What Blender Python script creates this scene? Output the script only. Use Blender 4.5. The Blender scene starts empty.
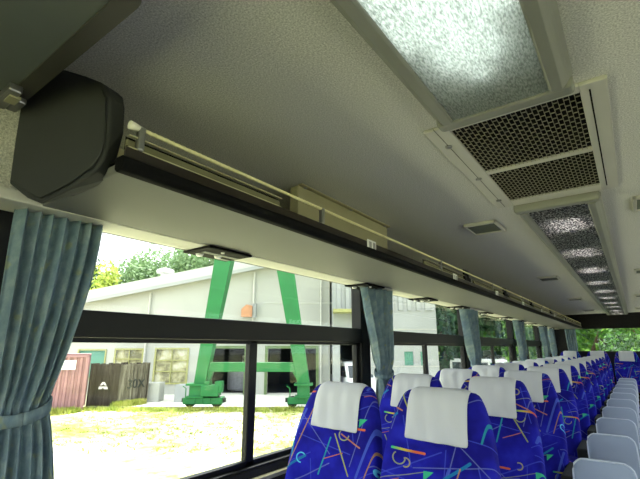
import bpy, bmesh, math, random
from mathutils import Vector, Matrix
random.seed(7)
SC = bpy.context.scene
COL = SC.collection
K = 1.35                      # eye height above the aisle floor; coordinates below are relative to the eye
pi = math.pi

# ------------------------------------------------------------------ camera
F = 418.0
VP = (636.0, 348.0)
a = Vector((VP[0]-320, 240-VP[1], -F)).normalized()
A_, B_ = VP[0]-320, 240-VP[1]
ul = (320*A_-(240-VP[1])*B_-F*F)/A_
x_ = -Vector((ul-320, 240-VP[1], -F)).normalized()
z_ = x_.cross(a)
M3 = Matrix((x_, a, z_))      # camera vector -> world vector
cam_d = bpy.data.cameras.new('camera')
cam = bpy.data.objects.new('camera', cam_d); COL.objects.link(cam)
cam_d.sensor_width = 36; cam_d.lens = F*36/640; cam_d.clip_start = .02; cam_d.clip_end = 500
mw = M3.to_4x4(); mw.translation = (0, 0, K); cam.matrix_world = mw
SC.camera = cam

def ray(u, v): return M3 @ Vector((u-320, 240-v, -F))
EH = Vector((M3[0][0], M3[1][0], 0)).normalized()            # horizontal 'right' of the yard
NH = Vector((-EH.y, EH.x, 0))                                # horizontal 'away' of the yard
def yard(u, v, D):
    d = ray(u, v); p = d*(D/d.dot(NH)); return (p.dot(EH), D, p.z)
def YR(u, D): return yard(u, 348, D)[0]
def YZ(v, D, u=250): return yard(u, v, D)[2]
def fr(p): q = EH*p[0]+NH*p[1]; return (q.x, q.y, p[2])
GZ = -2.7                                                     # the yard's ground

# ------------------------------------------------------------------ materials
def lin(c):
    return tuple(((x/255)/12.92 if x/255 <= .04045 else ((x/255+.055)/1.055)**2.4) for x in c)+(1.0,)
class NT:
    def __init__(s, name):
        s.m = bpy.data.materials.new(name); s.m.use_nodes = True
        s.t = s.m.node_tree; s.t.nodes.clear(); s.out = s.n('ShaderNodeOutputMaterial')
    def n(s, typ, **kw):
        nd = s.t.nodes.new(typ)
        for k, v in kw.items(): setattr(nd, k, v)
        return nd
    def l(s, a, b): s.t.links.new(a, b)
    def math(s, op, a, b=None, c=None, clamp=False):
        nd = s.n('ShaderNodeMath', operation=op, use_clamp=clamp)
        for i, v in enumerate((a, b, c)):
            if v is None: continue
            if hasattr(v, 'node'): s.l(v, nd.inputs[i])
            else: nd.inputs[i].default_value = v
        return nd.outputs[0]
    def vm(s, op, a, b=None, scale=None):
        nd = s.n('ShaderNodeVectorMath', operation=op)
        for i, v in enumerate((a, b)):
            if v is None: continue
            if hasattr(v, 'node'): s.l(v, nd.inputs[i])
            else: nd.inputs[i].default_value = v
        if scale is not None:
            if hasattr(scale, 'node'): s.l(scale, nd.inputs['Scale'])
            else: nd.inputs['Scale'].default_value = scale
        return nd.outputs['Value'] if op in ('DOT_PRODUCT', 'LENGTH') else nd.outputs[0]
    def mix(s, fac, a, b):
        nd = s.n('ShaderNodeMix', data_type='RGBA')
        for sock, v in ((nd.inputs[0], fac), (nd.inputs[6], a), (nd.inputs[7], b)):
            if hasattr(v, 'node'): s.l(v, sock)
            else: sock.default_value = v
        return nd.outputs[2]
    def coords(s, kind='Object', scale=(1, 1, 1), rot=(0, 0, 0)):
        tc = s.n('ShaderNodeTexCoord'); mp = s.n('ShaderNodeMapping')
        s.l(tc.outputs[kind], mp.inputs[0]); mp.inputs['Scale'].default_value = scale; mp.inputs['Rotation'].default_value = rot
        return mp.outputs[0]
    def noise(s, vec, scale, detail=3, rough=.5):
        nd = s.n('ShaderNodeTexNoise'); s.l(vec, nd.inputs['Vector'])
        nd.inputs['Scale'].default_value = scale; nd.inputs['Detail'].default_value = detail; nd.inputs['Roughness'].default_value = rough
        return nd.outputs['Fac']
    def ramp(s, fac, *stops):
        nd = s.n('ShaderNodeValToRGB'); cr = nd.color_ramp
        while len(cr.elements) < len(stops): cr.elements.new(.5)
        for e, (p, c) in zip(cr.elements, stops): e.position = p; e.color = c if len(c) == 4 else lin(c)
        s.l(fac, nd.inputs[0]); return nd.outputs[0]
    def bump(s, h, strength=.3, dist=.01):
        nd = s.n('ShaderNodeBump'); s.l(h, nd.inputs['Height']); nd.inputs['Strength'].default_value = strength; nd.inputs['Distance'].default_value = dist
        return nd.outputs[0]
    def bsdf(s, col, rough=.6, metal=0., spec=.5, normal=None, out=True):
        b = s.n('ShaderNodeBsdfPrincipled')
        if hasattr(col, 'node'): s.l(col, b.inputs['Base Color'])
        else: b.inputs['Base Color'].default_value = col
        if hasattr(rough, 'node'): s.l(rough, b.inputs['Roughness'])
        else: b.inputs['Roughness'].default_value = rough
        b.inputs['Metallic'].default_value = metal; b.inputs['Specular IOR Level'].default_value = spec
        if normal is not None: s.l(normal, b.inputs['Normal'])
        if out: s.l(b.outputs[0], s.out.inputs[0])
        return b.outputs[0]
    def mixs(s, fac, a, b, out=True):
        nd = s.n('ShaderNodeMixShader')
        if hasattr(fac, 'node'): s.l(fac, nd.inputs[0])
        else: nd.inputs[0].default_value = fac
        s.l(a, nd.inputs[1]); s.l(b, nd.inputs[2])
        if out: s.l(nd.outputs[0], s.out.inputs[0])
        return nd.outputs[0]
MATS = {}
def simple(name, rgb, rough=.6, metal=0., spec=.5, var=.12, nscale=8., bump=0., bscale=200., coords='Object', stretch=(1, 1, 1)):
    t = NT(name); v = t.coords(coords, stretch)
    c = lin(rgb); n = t.noise(v, nscale, 4)
    d = tuple(x*(1-var) for x in c[:3])+(1,); e = tuple(min(1, x*(1+var)) for x in c[:3])+(1,)
    col = t.ramp(n, (.3, d), (.7, e))
    nb = t.bump(t.noise(v, bscale, 2), bump, .004) if bump else None
    t.bsdf(col, rough, metal, spec, nb); MATS[name] = t.m
    return t.m
def speckled(name, rgb, amt, scale, rough=.9, bump=.5):
    t = NT(name); v = t.coords('Object'); n = t.noise(v, scale, 2, .6)
    c = lin(rgb); big = t.noise(v, 2.5, 3)
    col = t.ramp(n, (.32, tuple(x*(1-amt) for x in c[:3])+(1,)), (.68, tuple(min(1, x*(1+amt)) for x in c[:3])+(1,)))
    col = t.mix(t.math('MULTIPLY', big, .25), col, tuple(x*.8 for x in c[:3])+(1,))
    t.bsdf(col, rough, 0, .2, t.bump(n, bump, .003)); MATS[name] = t.m
    return t.m
speckled('ceiling_cloth', (204, 203, 197), .36, 250, .9, .3)
simple('grey_vinyl', (114, 114, 110), .55, 0, .3, .05, 3, .15, 500)
simple('cream_plastic', (200, 199, 190), .5, 0, .4, .04, 3)
simple('lamp_frame', (128, 129, 120), .45, 0, .5, .04, 5)
simple('vent_white', (186, 184, 174), .45, 0, .5, .03, 4)
simple('black_plastic', (13, 13, 13), .75, 0, .12, .15, 20, .1, 400)
simple('charcoal_plastic', (40, 42, 40), .7, 0, .35, .1, 8, .2, 600)
simple('black_frame', (13, 13, 13), .5, 0, .25, .1, 10)
simple('black_cavity', (14, 13, 11), .9, 0, .1, .1, 10)
simple('rubber_black', (18, 18, 18), .6, 0, .3, .1, 10)
simple('bronze_plate', (44, 38, 31), .3, .3, .5, .05, 10)
simple('pale_metal', (186, 182, 146), .35, .5, .5, .06, 30)
simple('cream_rod', (226, 220, 168), .45, 0, .5, .05, 30)
simple('white_cap', (225, 222, 205), .5, 0, .4, .03, 30)
simple('steel', (150, 150, 145), .3, .9, .5, .05, 30)
simple('panel_grey', (92, 98, 94), .5, 0, .35, .05, 6)
simple('panel_rim', (62, 61, 54), .5, 0, .4, .06, 12)
simple('grille_olive', (128, 124, 104), .5)
simple('box_beige', (156, 151, 118), .6, 0, .3, .04, 6)
simple('dark_wall', (24, 25, 30), .7, 0, .3, .15, 10)
simple('dark_cloth', (34, 33, 32), .85, 0, .2, .15, 25, .2, 400)
simple('floor_vinyl', (84, 86, 94), .5, 0, .4, .25, 30)
simple('cover_white', (196, 198, 202), .85, 0, .2, .02, 6, .12, 900)
simple('cover_blue_white', (168, 181, 202), .8, 0, .2, .02, 6, .12, 900)
simple('piping_white', (222, 230, 242), .7, 0, .2, .02)
simple('red_plastic', (190, 25, 35), .5)
simple('tag_white', (232, 232, 228), .5, 0, .4, .02)
simple('tag_grey', (150, 150, 150), .6)
simple('lens_white', (225, 225, 220), .3)
simple('olive_mark', (104, 102, 74), .8)
# yard
simple('crane_green', (14, 98, 46), .55, 0, .4, .10, 2.0)
simple('crane_dark', (40, 46, 40), .8)
simple('wall_panel', (166, 167, 160), .8, 0, .2, .10, .35)
simple('wall_white', (152, 155, 154), .8, 0, .2, .05, .6)
simple('roof_white', (176, 176, 172), .6, 0, .3, .05, .5)
simple('window_frame_olive', (150, 150, 96), .7)
simple('steel_frame_green', (92, 112, 70), .7)
simple('concrete', (222, 220, 208), .9, 0, .2, .12, .8)
simple('rust_box', (176, 130, 100), .8, 0, .2, .2, 3)
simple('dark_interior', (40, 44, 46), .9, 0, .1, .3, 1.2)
simple('pipe_grey', (180, 180, 172), .6)
simple('container_pink', (150, 112, 114), .7, 0, .3, .18, 1.6)
simple('van_white', (222, 224, 226), .3, 0, .5, .03)
simple('van_glass', (40, 48, 52), .1, 0, .6, .05)
simple('bark', (78, 66, 52), .95, 0, .1, .25, 6)
simple('machine_grey', (150, 152, 158), .6)
simple('rail_rust', (104, 92, 72), .8, 0, .3, .25, 6)
simple('bounce_cut_grey', (128, 127, 122), .95, 0, .1, .2, 3)  # tone for the added ground, set to temper light bounced into the coach
simple('hill_green', (96, 120, 62), .95, 0, .1, .3, .5)
simple('teal_sheet', (84, 136, 120), .7)

def m_wood():
    t = NT('weathered_wood'); v = t.coords('Object', (2.4, 2.4, .25))
    n = t.noise(v, 3.2, 6, .7); col = t.ramp(n, (.3, (38, 34, 28)), (.5, (60, 54, 46)), (.75, (92, 85, 72)))
    t.bsdf(col, .9, 0, .15, t.bump(n, .4, .02)); MATS['weathered_wood'] = t.m
    t = NT('weathered_wood_pale'); v = t.coords('Object', (2.4, 2.4, .25))
    n = t.noise(v, 3.2, 6, .7); col = t.ramp(n, (.35, (62, 58, 48)), (.5, (96, 91, 78)), (.68, (136, 131, 116)))
    t.bsdf(col, .9, 0, .15, t.bump(n, .4, .02)); MATS['weathered_wood_pale'] = t.m
m_wood()
def m_paper():
    t = NT('boarded_pane'); v = t.coords('Object'); n = t.noise(v, 1.6, 5, .65)
    col = t.ramp(n, (.38, (116, 114, 88)), (.5, (166, 162, 124)), (.62, (190, 188, 166)))
    t.bsdf(col, .5, 0, .3); MATS['boarded_pane'] = t.m
m_paper()
def m_ground():
    t = NT('yard_ground'); v = t.coords('Object'); n = t.noise(v, .22, 6, .65); n2 = t.noise(v, 3.0, 4, .7)
    f = t.math('ADD', t.math('MULTIPLY', n, .7), t.math('MULTIPLY', n2, .3))
    col = t.ramp(f, (.37, (124, 134, 62)), (.45, (176, 177, 112)), (.53, (212, 208, 172)), (.66, (232, 229, 208)))
    t.bsdf(col, .95, 0, .1, t.bump(n2, .4, .05)); MATS['yard_ground'] = t.m
m_ground()
def m_leaf(name, c1, c2, c3, tr=.35):
    t = NT(name); v = t.coords('Object'); n = t.noise(v, 1.4, 4, .7)
    col = t.ramp(n, (.35, c1), (.5, c2), (.65, c3))
    b = t.bsdf(col, .6, 0, .3, out=False); tl = t.n('ShaderNodeBsdfTranslucent'); t.l(col, tl.inputs[0])
    t.mixs(tr, b, tl.outputs[0]); MATS[name] = t.m
m_leaf('leaf_hill_hazed', (92, 120, 78), (122, 150, 102), (150, 172, 124))  # distance haze is mixed into these paler leaf colours
m_leaf('leaf_yellow', (130, 150, 60), (170, 185, 84), (196, 204, 110))
m_leaf('leaf_deep', (34, 66, 28), (66, 112, 40), (120, 160, 66))
m_leaf('leaf_dark', (24, 48, 30), (42, 78, 48), (74, 112, 70))
m_leaf('grass_blade', (120, 140, 50), (160, 170, 80), (190, 190, 110))

def m_glass():
    t = NT('window_glass'); tr = t.n('ShaderNodeBsdfTransparent'); tr.inputs[0].default_value = (.94, .96, .955, 1)
    g = t.n('ShaderNodeBsdfGlossy'); g.inputs['Roughness'].default_value = .0
    ge = t.n('ShaderNodeNewGeometry')
    c = t.math('ABSOLUTE', t.vm('DOT_PRODUCT', ge.outputs['Normal'], ge.outputs['Incoming']))
    f = t.math('ADD', t.math('MULTIPLY', t.math('POWER', t.math('SUBTRACT', 1.0, c), 5.0), .85), .010, clamp=True)
    t.mixs(f, tr.outputs[0], g.outputs[0]); MATS['window_glass'] = t.m
m_glass()
def m_diffuser():
    # prismatic lamp glass: lets light of the tubes behind it scatter through, with a hammered grain
    t = NT('lamp_glass'); v = t.coords('Object', (1, .3, 1), (0, 0, .3))
    n = t.noise(v, 270, 2, .55); n2 = t.noise(t.coords('Object'), 420, 1, .5)
    h = t.math('ADD', n, t.math('MULTIPLY', n2, .5))
    col = t.ramp(n, (.36, (176, 182, 178)), (.50, (224, 231, 226)), (.62, (255, 255, 255)))
    tl = t.n('ShaderNodeBsdfTranslucent'); t.l(col, tl.inputs[0])
    nb = t.bump(h, 1.0, .010); t.l(nb, tl.inputs['Normal'])
    g = t.bsdf(lin((176, 184, 180)), .16, 0, .7, nb, out=False)
    t.mixs(.35, tl.outputs[0], g); MATS['lamp_glass'] = t.m
    t = NT('lamp_glass_dark'); v = t.coords('Object', (1, .6, 1))
    n = t.noise(v, 120, 2, .6)
    col = t.ramp(n, (.47, (60, 62, 66)), (.56, (150, 152, 152)), (.64, (255, 255, 255)))
    tl = t.n('ShaderNodeBsdfTranslucent'); t.l(col, tl.inputs[0]); nb = t.bump(n, 1.0, .012); t.l(nb, tl.inputs['Normal'])
    gc = t.ramp(n, (.47, (48, 49, 54)), (.58, (150, 152, 156)))
    g = t.bsdf(gc, .25, 0, .6, nb, out=False)
    t.mixs(.45, tl.outputs[0], g); MATS['lamp_glass_dark'] = t.m
m_diffuser()
def m_emit(name, rgb, s):
    t = NT(name); e = t.n('ShaderNodeEmission'); e.inputs[0].default_value = lin(rgb); e.inputs[1].default_value = s
    t.l(e.outputs[0], t.out.inputs[0]); MATS[name] = t.m
m_emit('tube_light', (245, 255, 250), 3.8)
m_emit('bulb_light', (255, 244, 236), 26.0)

def m_curtain():
    t = NT('curtain_cloth'); v = t.coords('Object')
    n = t.noise(t.coords('Object', (1, 16, 6), (.6, 0, 0)), 2.2, 5, .65)
    col = t.ramp(n, (.30, (108, 130, 142)), (.5, (130, 151, 160)), (.70, (158, 174, 178)))
    fl = t.noise(v, 20, 2, .5); fm = t.ramp(fl, (.62, (0, 0, 0)), (.70, (255, 255, 255)))
    col = t.mix(t.math('MULTIPLY', fm, .45), col, lin((170, 172, 110)))
    fl2 = t.noise(t.coords('Object', (1, 1.5, .8)), 14, 3, .5); fm2 = t.ramp(fl2, (.56, (0, 0, 0)), (.64, (255, 255, 255)))
    col = t.mix(t.math('MULTIPLY', fm2, .30), col, lin((104, 124, 156)))
    b = t.bsdf(col, .9, 0, .1, t.bump(t.noise(v, 300, 2), .2, .003), out=False)
    tl = t.n('ShaderNodeBsdfTranslucent'); t.l(col, tl.inputs[0])
    t.mixs(.28, b, tl.outputs[0]); MATS['curtain_cloth'] = t.m
m_curtain()

def m_seat():
    t = NT('seat_cloth')
    tc = t.n('ShaderNodeTexCoord'); oi = t.n('ShaderNodeObjectInfo')
    sep = t.n('ShaderNodeSeparateXYZ'); t.l(tc.outputs['Object'], sep.inputs[0])
    base = t.n('ShaderNodeCombineXYZ'); t.l(sep.outputs[0], base.inputs[0])
    zz = t.math('ADD', sep.outputs[2], t.math('MULTIPLY', sep.outputs[1], .55)); t.l(zz, base.inputs[1])
    off = t.math('MULTIPLY', oi.outputs['Random'], 3.7)
    cols = []
    def tile(scale, rot, ox, oy):
        mp = t.n('ShaderNodeMapping'); t.l(base.outputs[0], mp.inputs[0])
        mp.inputs['Scale'].default_value = (scale, scale, 1); mp.inputs['Rotation'].default_value = (0, 0, rot); mp.inputs['Location'].default_value = (ox, oy, 0)
        sh = t.n('ShaderNodeCombineXYZ'); t.l(off, sh.inputs[0]); t.l(off, sh.inputs[1])
        return t.vm('FRACTION', t.vm('ADD', mp.outputs[0], sh.outputs[0]))
    def seg(p, a, b, w):
        A = Vector((a[0], a[1], 0)); BA = Vector((b[0]-a[0], b[1]-a[1], 0))
        pa = t.vm('SUBTRACT', p, tuple(A))
        h = t.math('DIVIDE', t.vm('DOT_PRODUCT', pa, tuple(BA)), BA.length_squared, clamp=True)
        bh = t.vm('SCALE', tuple(BA), scale=h)
        d = t.vm('LENGTH', t.vm('SUBTRACT', pa, bh))
        return t.math('LESS_THAN', d, w*.52), h
    def arc(p, c, r, w, side=(1, 0)):
        pa = t.vm('SUBTRACT', p, (c[0], c[1], 0))
        d = t.math('LESS_THAN', t.math('ABSOLUTE', t.math('SUBTRACT', t.vm('LENGTH', pa), r*.8)), w*.6)
        s_ = t.math('GREATER_THAN', t.vm('DOT_PRODUCT', pa, (side[0], side[1], 0)), -r*.35)
        return t.math('MULTIPLY', d, s_)
    v = t.coords('Object'); n = t.noise(v, 9, 3)
    col = t.ramp(n, (.35, (20, 18, 118)), (.55, (27, 28, 150)), (.7, (36, 40, 172)))
    p1 = tile(2.7, .0, .13, .35); p2 = tile(3.1, .5, .6, .2)
    # faint thin lighter-blue lines
    for (pp, aa, bb, w) in ((p1, (.05, .62), (.72, .95), .012), (p2, (.1, .1), (.9, .35), .012), (p2, (.85, .5), (.45, .95), .012), (p1, (.52, .05), (.95, .3), .010), (p2, (.08, .9), (.3, .45), .010)):
        m, h = seg(pp, aa, bb, w); col = t.mix(t.math('MULTIPLY', m, .75), col, lin((62, 74, 186)))
    p3 = tile(2.2, -.35, .31, .77)
    for (aa, bb, w) in (((.1, .15), (.6, .9), .008), ((.62, .88), (.92, .3), .008), ((.2, .8), (.85, .66), .008), ((.3, .1), (.9, .22), .010)):
        m, h = seg(p3, aa, bb, w); col = t.mix(t.math('MULTIPLY', m, .7), col, lin((104, 112, 168)))
    m, h = seg(p3, (.5, .35), (.58, .62), .016); col = t.mix(m, col, lin((46, 140, 158)))
    m, h = seg(p3, (.08, .45), (.24, .28), .012); col = t.mix(m, col, lin((170, 110, 80)))
    # broad violet-grey stripe beside cyan bar
    m, h = seg(p1, (.58, .12), (.80, .80), .030); col = t.mix(t.math('MULTIPLY', m, .8), col, lin((70, 92, 190)))
    m, h = seg(p2, (.22, .62), (.36, .93), .032); col = t.mix(m, col, lin((30, 112, 160)))
    m, h = seg(p1, (.10, .08), (.20, .50), .018); col = t.mix(m, col, lin((40, 132, 150)))
    m, h = seg(p1, (.68, .10), (.90, .82), .013); col = t.mix(m, col, lin((160, 120, 90)))
    m, h = seg(p1, (.25, .55), (.48, .12), .015); col = t.mix(m, col, lin((150, 156, 82)))
    m, h = seg(p2, (.55, .55), (.90, .72), .028)
    bar = t.ramp(h, (.0, (60, 180, 120)), (.35, (196, 176, 66)), (.7, (200, 96, 60)))
    col = t.mix(m, col, bar)
    m, h = seg(p1, (.08, .60), (.56, .74), .009); col = t.mix(m, col, lin((120, 126, 120)))
    m, h = seg(p2, (.62, .08), (.80, .30), .011); col = t.mix(m, col, lin((176, 100, 70)))
    col = t.mix(arc(p1, (.36, .80), .055, .012), col, lin((150, 142, 100)))
    col = t.mix(arc(p2, (.68, .50), .09, .013, (0, -1)), col, lin((140, 144, 104)))
    col = t.mix(arc(p1, (.84, .22), .07, .012, (-1, .3)), col, lin((90, 190, 220)))
    # small green triangle
    dx = t.vm('DOT_PRODUCT', t.vm('SUBTRACT', p1, (.60, .70, 0)), (1, 0, 0)); dy = t.vm('DOT_PRODUCT', t.vm('SUBTRACT', p1, (.60, .70, 0)), (0, 1, 0))
    tri = t.math('MULTIPLY', t.math('MULTIPLY', t.math('GREATER_THAN', dx, -.05), t.math('LESS_THAN', dy, .05)), t.math('GREATER_THAN', t.math('SUBTRACT', dy, dx), 0.0))
    col = t.mix(tri, col, lin((60, 178, 130)))
    t.bsdf(col, .9, 0, .15, t.bump(t.noise(v, 500, 2), .3, .002))
    MATS['seat_cloth'] = t.m
m_seat()

# ------------------------------------------------------------------ mesh building
class MB:
    def __init__(s): s.v = []; s.f = []
    def add(s, vs, fs):
        o = len(s.v); s.v += [tuple(p) for p in vs]; s.f += [tuple(i+o for i in f) for f in fs]
    def box(s, x0, x1, y0, y1, z0, z1, tf=None):
        vs = [(x, y, z) for z in (z0, z1) for y in (y0, y1) for x in (x0, x1)]
        if tf: vs = [tf(p) for p in vs]
        s.add(vs, [(0, 2, 3, 1), (4, 5, 7, 6), (0, 1, 5, 4), (2, 6, 7, 3), (0, 4, 6, 2), (1, 3, 7, 5)]); return s
    def prism(s, poly, vec, tf=None):
        n = len(poly); vec = Vector(vec)
        vs = [tuple(p) for p in poly]+[tuple(Vector(p)+vec) for p in poly]
        if tf: vs = [tf(p) for p in vs]
        s.add(vs, [tuple(range(n))[::-1], tuple(range(n, 2*n))]+[(i, (i+1) % n, (i+1) % n+n, i+n) for i in range(n)]); return s
    def rings(s, rings, closed=True, caps=True):
        n = len(rings[0]); vs = [p for r in rings for p in r]; fs = []
        for i in range(len(rings)-1):
            for j in range(n if closed else n-1):
                k = (j+1) % n; fs.append((i*n+j, i*n+k, (i+1)*n+k, (i+1)*n+j))
        if caps and closed: fs += [tuple(range(n))[::-1], tuple(range((len(rings)-1)*n, len(rings)*n))]
        s.add(vs, fs); return s
    def tube(s, pts, r, n=10, rfun=None):
        pts = [Vector(p) for p in pts]; rs = []
        for i, p in enumerate(pts):
            d = (pts[min(i+1, len(pts)-1)]-pts[max(i-1, 0)]).normalized()
            u = d.cross(Vector((0, 0, 1)) if abs(d.z) < .9 else Vector((1, 0, 0))).normalized(); w = d.cross(u)
            rs.append([tuple(p+(u*math.cos(2*pi*k/n)+w*math.sin(2*pi*k/n))*(rfun(i, k) if rfun else r)) for k in range(n)])
        return s.rings(rs)
    def beam(s, p, q, w, d, tf=None, up=(0, 1, 0)):
        # a straight square-section bar from p to q: w across (in plane), d along 'up'
        p, q, up = Vector(p), Vector(q), Vector(up); ax = (q-p).normalized(); sd = ax.cross(up).normalized()
        vs = []
        for c in (p, q):
            for i, j in ((-1, -1), (1, -1), (1, 1), (-1, 1)): vs.append(tuple(c+sd*(i*w/2)+up*(j*d/2)))
        if tf: vs = [tf(x) for x in vs]
        s.add(vs, [(3, 2, 1, 0), (4, 5, 6, 7), (0, 1, 5, 4), (1, 2, 6, 5), (2, 3, 7, 6), (3, 0, 4, 7)]); return s
    def lathe(s, prof, c, n=20, axis='Z'):
        rs = []
        for r, h in prof:
            ring = []
            for k in range(n):
                ca, sa = r*math.cos(2*pi*k/n), r*math.sin(2*pi*k/n)
                q = (ca, sa, h) if axis == 'Z' else ((h, ca, sa) if axis == 'X' else (sa, h, ca))
                ring.append((c[0]+q[0], c[1]+q[1], c[2]+q[2]))
            rs.append(ring)
        return s.rings(rs)
ORG = {}
def build(mb, name, mat, parent=None, org=None, smooth=False, bevel=0, seg=2, sub=0, solid=0, local=False):
    """link the collected shape as ONE mesh object; eye-relative coordinates unless local"""
    if parent is not None: o_ = Vector((0, 0, 0)) if local else ORG[parent.name]
    elif org is not None: o_ = Vector(org)
    else: o_ = Vector((0, 0, 0))
    me = bpy.data.meshes.new(name)
    me.from_pydata([tuple(Vector(p)-o_) for p in mb.v], [], mb.f); me.update()
    bm = bmesh.new(); bm.from_mesh(me); bmesh.ops.recalc_face_normals(bm, faces=bm.faces); bm.to_mesh(me); bm.free()
    for p in me.polygons: p.use_smooth = smooth
    o = bpy.data.objects.new(name, me); COL.objects.link(o); me.materials.append(MATS[mat])
    if parent is not None: o.parent = parent; ORG[o.name] = o_
    else: o.location = (o_.x, o_.y, o_.z+K); ORG[o.name] = o_
    if bevel:
        b = o.modifiers.new('bevel', 'BEVEL'); b.width = bevel; b.segments = seg; b.limit_method = 'ANGLE'; b.angle_limit = .6
    if solid:
        b = o.modifiers.new('solid', 'SOLIDIFY'); b.thickness = solid; b.offset = 0
    if sub:
        b = o.modifiers.new('sub', 'SUBSURF'); b.levels = sub; b.render_levels = sub
    return o
def tag(o, label=None, cat=None, group=None, kind=None):
    if label: o['label'] = label
    if cat: o['category'] = cat
    if group: o['group'] = group
    if kind: o['kind'] = kind
    return o
def thing(name, label, cat, org, group=None, kind=None, rz=0):
    o = bpy.data.objects.new(name, None); COL.objects.link(o); o.empty_display_size = .1
    o.location = (org[0], org[1], org[2]+K); o.rotation_euler.z = rz; ORG[o.name] = Vector(org)
    return tag(o, label, cat, group, kind)
def dup(root, org, label=None, rz=None, scale=None):
    r = root.copy(); COL.objects.link(r); r.location = (org[0], org[1], org[2]+K); ORG[r.name] = Vector(org)
    if rz is not None: r.rotation_euler.z = rz
    if scale is not None: r.scale = scale
    if label: r['label'] = label
    for ch in list(root.children):
        c = ch.copy(); COL.objects.link(c); c.parent = r
        for g in list(ch.children):
            d = g.copy(); COL.objects.link(d); d.parent = c
    return r
ORD = ['first', 'second', 'third', 'fourth', 'fifth', 'sixth', 'seventh', 'eighth', 'ninth', 'tenth', 'eleventh', 'twelfth']

# ------------------------------------------------------------------ the coach shell
WX, RX = -1.38, .98            # inner faces of the side walls
YF, YB = -1.5, 10.2            # front and back
CZ = .66                       # ceiling
FL = -1.35                     # aisle floor
PF = -1.15                     # raised seat floors
build(MB().box(-1.46, 1.06, YF-.08, YB+.08, FL-.06, FL).box(WX, -.42, 1.0, YB, FL, PF).box(.02, RX, 1.0, YB, FL, PF), 'floor', 'floor_vinyl')['kind'] = 'structure'
build(MB().box(-1.46, 1.06, YF-.08, YB+.08, CZ, CZ+.05), 'ceiling', 'ceiling_cloth')['kind'] = 'structure'
PIL = [.36, 2.38, 4.46, 6.54, 8.62, YB]
WB, WT = -.50, .40
for side, X0, X1 in (('left', WX-.08, WX), ('right', RX, RX+.08)):
    m = MB()
    m.box(X0, X1, YF, YB, FL, WB)
    m.box(X0, X1, YF, YB, WT, CZ)
    yy = [-1.35]+PIL if side == 'right' else PIL
    for i, y in enumerate(yy):
        y0, y1 = y-.038, y+.038
        if side == 'left' and i == 0: y0, y1 = YF, .425
        if i == len(yy)-1: y0 = y-.16; y1 = y
        m.box(X0, X1, y0, y1, WB, WT)
    build(m, 'wall_'+side, 'dark_wall')['kind'] = 'structure'
# cloth lining of the upper left wall, above the windows
build(MB().box(WX, -1.33, YF, .438, .405, CZ), 'trim_1', 'ceiling_cloth')['kind'] = 'structure'
m = MB(); RWZ0, RWZ1 = -.09, .385; RWX0, RWX1 = -.98, .58
m.box(WX, RX, YB, YB+.08, FL, RWZ0).box(WX, RX, YB, YB+.08, RWZ1, CZ).box(WX, RWX0, YB, YB+.08, RWZ0, RWZ1).box(RWX1, RX, YB, YB+.08, RWZ0, RWZ1)
build(m, 'wall_back', 'dark_cloth')['kind'] = 'structure'
m = MB().box(WX, RX, YF-.08, YF, FL, -.95).box(WX, RX, YF-.08, YF, .60, CZ).box(WX, WX+.06, YF-.08, YF, -.95, .60).box(RX-.06, RX, YF-.08, YF, -.95, .60)
build(m, 'wall_front', 'dark_wall')['kind'] = 'structure'
wn = 1
def side_window(y0, y1, X, sgn, mull):
    global wn
    w = thing('window_%d' % wn, None, None, (X, (y0+y1)/2, WB), kind='structure'); wn += 1
    a0, a1 = min(X, X-sgn*.07), max(X, X-sgn*.07)
    f = MB(); t_ = .018
    f.box(a0, a1, y0, y0+t_, WB, WT).box(a0, a1, y1-t_, y1, WB, WT).box(a0, a1, y0, y1, WB, WB+.012).box(a0, a1, y0, y1, WT-.012, WT)
    build(f, 'window_frame', 'black_frame', w, bevel=.004)
    build(MB().box(a0+.005, a1+.004*sgn if sgn > 0 else a1-.005, y0+t_, y1-t_, .030, .115), 'transom_bar', 'black_frame', w, bevel=.005)
    s = MB(); s0, s1 = min(X-sgn*.02, X-sgn*.05), max(X-sgn*.02, X-sgn*.05)
    zb, zt = WB+.012, .035
    s.box(s0, s1, mull-.024, mull+.024, zb, zt)
    s.box(s0, s1, y0+t_, y1-t_, zb, zb+.022).box(s0, s1, y0+t_, y1-t_, zt-.02, zt)
    s.box(s0, s1, y0+t_, y0+t_+.03, zb, zt).box(s0, s1, y1-t_-.03, y1-t_, zb, zt)
    build(s, 'sliding_sash', 'black_frame', w, bevel=.004)
    g = X-sgn*.05
    build(MB().box(g-.002, g+.002, y0+t_, y1-t_, .115, WT-.012), 'upper_pane', 'window_glass', w)
    g = X-sgn*.035
    build(MB().box(g-.002, g+.002, y0+t_+.03, mull-.024, zb+.022, zt-.02), 'sliding_pane', 'window_glass', w)
    build(MB().box(g-.002, g+.002, mull+.024, y1-t_-.03, zb+.022, zt-.02), 'sliding_pane', 'window_glass', w)
for i in range(5):
    y0, y1 = (PIL[i]+.038 if i else .425), PIL[i+1]-.038
    if i == 4: y1 = PIL[i+1]-.16
    side_window(y0, y1, WX, 1, 1.405 if i == 0 else (y0+y1)/2-.02)
R2 = [-1.35]+PIL
for i in range(6):
    y0, y1 = R2[i]+.038, R2[i+1]-.038
    if i == 5: y1 = R2[i+1]-.16
    side_window(y0, y1, RX, -1, (y0+y1)/2)
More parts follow.
